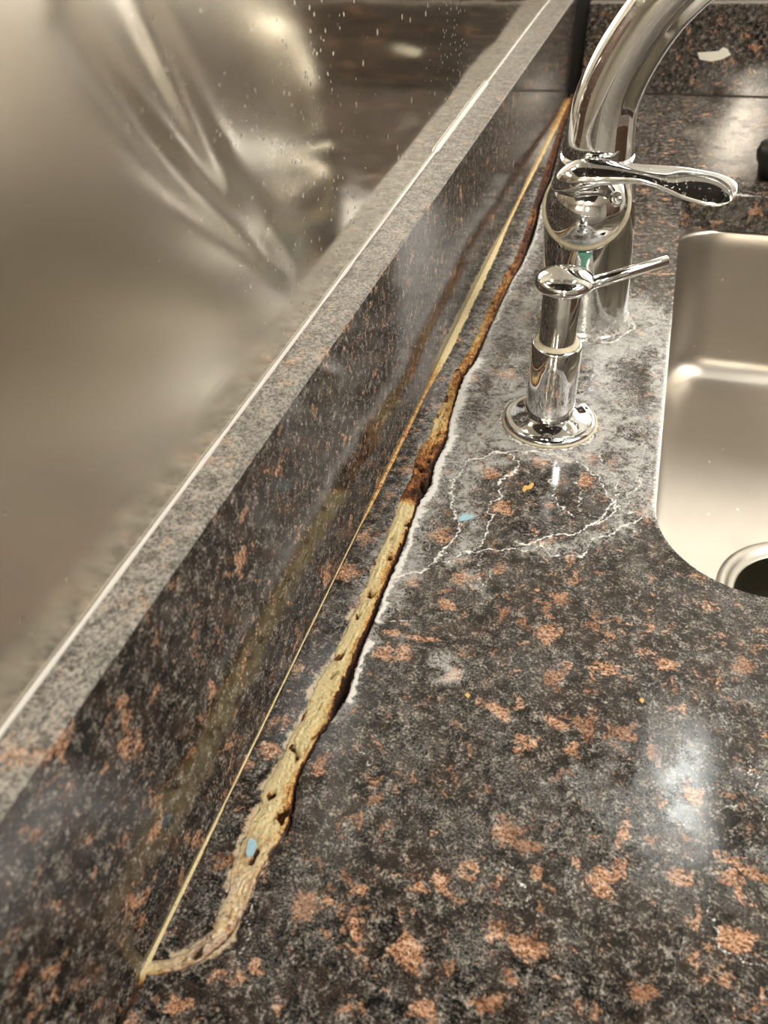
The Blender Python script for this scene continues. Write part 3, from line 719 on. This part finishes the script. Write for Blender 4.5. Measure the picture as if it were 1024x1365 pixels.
# ---------------------------------------------------------------- soap dispenser
DX, DY = .0722, .348
sd = empty('soap_dispenser', (DX, DY, 0), 'short chrome soap pump on a round scaled flange in front of the faucet', 'soap dispenser')
lathe('flange', [(.0243, 0), (.0243, .0012), (.0236, .0026), (.0222, .0030), (.0210, .0026), (.0200, .0030), (.0150, .0050), (.0132, .0064), (.0120, .0066)], (DX, DY, .0001), M['chrome_spotty'], sd, seg=80)
lathe('limescale_ring', [(.0240, .0), (.0252, .0), (.0252, .0008), (.0244, .0010)], (DX, DY, .0001), M['scale'], sd, seg=80)
lathe('collar', [(.0130, .0050), (.0129, .010), (.0127, .035), (.0126, .0455), (.0122, .0470), (.0108, .0474), (.0100, .0460)], (DX - .0006, DY, 0), M['chrome'], sd, seg=64)
lathe('limescale_ring', [(.0112, .0473), (.0108, .0482), (.0098, .0480), (.0090, .0486), (.0089, .0470)], (DX - .0008, DY, 0), M['scale'], sd, seg=48)
lathe('pump_stem', [(.0091, .040), (.0091, .0735), (.0085, .0745), (.0085, .076)], (DX - .0008, DY, 0), M['chrome'], sd, seg=64)
lathe('pump_cap', [(.0085, .0745), (.0120, .0752), (.0136, .0768), (.0140, .0785), (.0136, .0800), (.0120, .0818), (.0080, .0834), (.0040, .0841), (0, .0843)], (DX - .0004, DY, .0008), M['chrome_spotty'], sd, seg=72)
a = Vector((DX + .006, DY + .001, .0765)); b = at(890, 347, .083)
ax = (b - a).normalized(); ln_ = (b - a).length
lathe('nozzle', [(0, 0), (.0030, 0), (.0029, ln_ * .5), (.0027, ln_ - .0006), (.0023, ln_), (.0017, ln_ - .0002), (.0016, ln_ - .006), (0, ln_ - .006)], a, M['chrome'], sd, ax, 28)
# ---------------------------------------------------------------- small bits lying about
def flake(name, px, z, outline, th, mat, label, cat, Y=None):
    V, F = [], []; n = len(outline)
    for lay in (0, 1):
        for (x, y) in outline:
            if Y is None: p = at(x, y, z) + Vector((0, 0, th * lay))
            else: p = atY(x, y, Y) + Vector((0, -th * lay, 0))
            V.append(p + Vector((noise.noise(p * 900), 0, 0)) * .0001)
    F.append(list(range(n))[::-1] if Y is None else list(range(n))); F.append([n + i for i in range(n)] if Y is None else [n + i for i in range(n)][::-1])
    for i in range(n): F.append([i, (i + 1) % n, n + (i + 1) % n, n + i])
    o = obj(name, V, F, mat, None, False); return tag(o, label, cat)
flake('paint_flake', None, .0012, [(333,1118),(341,1121),(343,1128),(338,1140),(331,1144),(328,1138),(330,1128)], .0005, M['blue'], 'tiny pale blue flake stuck in the crack filler near its lower end', 'flake')
flake('paint_flake', None, .0001, [(611,690),(618,686),(629,687),(632,690),(622,694),(613,695)], .0004, M['blue'], 'tiny pale blue flake on the white stain beside the crack', 'flake')
flake('crumb', None, .0001, [(696,654),(699,648),(704,649),(709,644),(712,646),(708,652),(702,653),(699,657)], .0006, M['ochre'], 'ochre crumb inside the ring stain below the soap pump', 'crumb')
flake('crumb', None, .0001, [(852,934),(855,931),(859,934),(856,938)], .0005, M['ochre'], 'yellow speck on open granite left of the bright lamp reflection', 'crumb')
flake('crumb', None, .0001, [(620,927),(623,924),(627,927),(624,931)], .0005, M['ochre'], 'yellow speck on granite midway between crack and lamp reflection', 'crumb')
flake('cream_mark', None, 0, [(930,70),(945,69),(958,68),(964,63),(970,65),(974,73),(962,79),(948,82),(933,79)], .0006, M['flake'], 'thin cream smear on the face of the far backsplash', 'mark', Y=.9997)  # thin raised cream patch
sp = at(1036, 236)
rs = empty('sink_stopper', (sp.x, sp.y, 0), 'black rubber stopper with pale knob on the granite behind the sink at right edge', 'stopper')
lathe('plug', [(0, .0003), (.016, .0003), (.0175, .010), (.020, .014), (.0215, .020), (.020, .026), (.012, .029), (0, .030)], sp, M['rubber'], rs, seg=48)
lathe('knob', [(0, .041), (.004, .0405), (.0058, .038), (.005, .034), (.004, .031), (.004, .027)], sp + Vector((-.010, 0, 0)), M['silicone'], rs, seg=24)
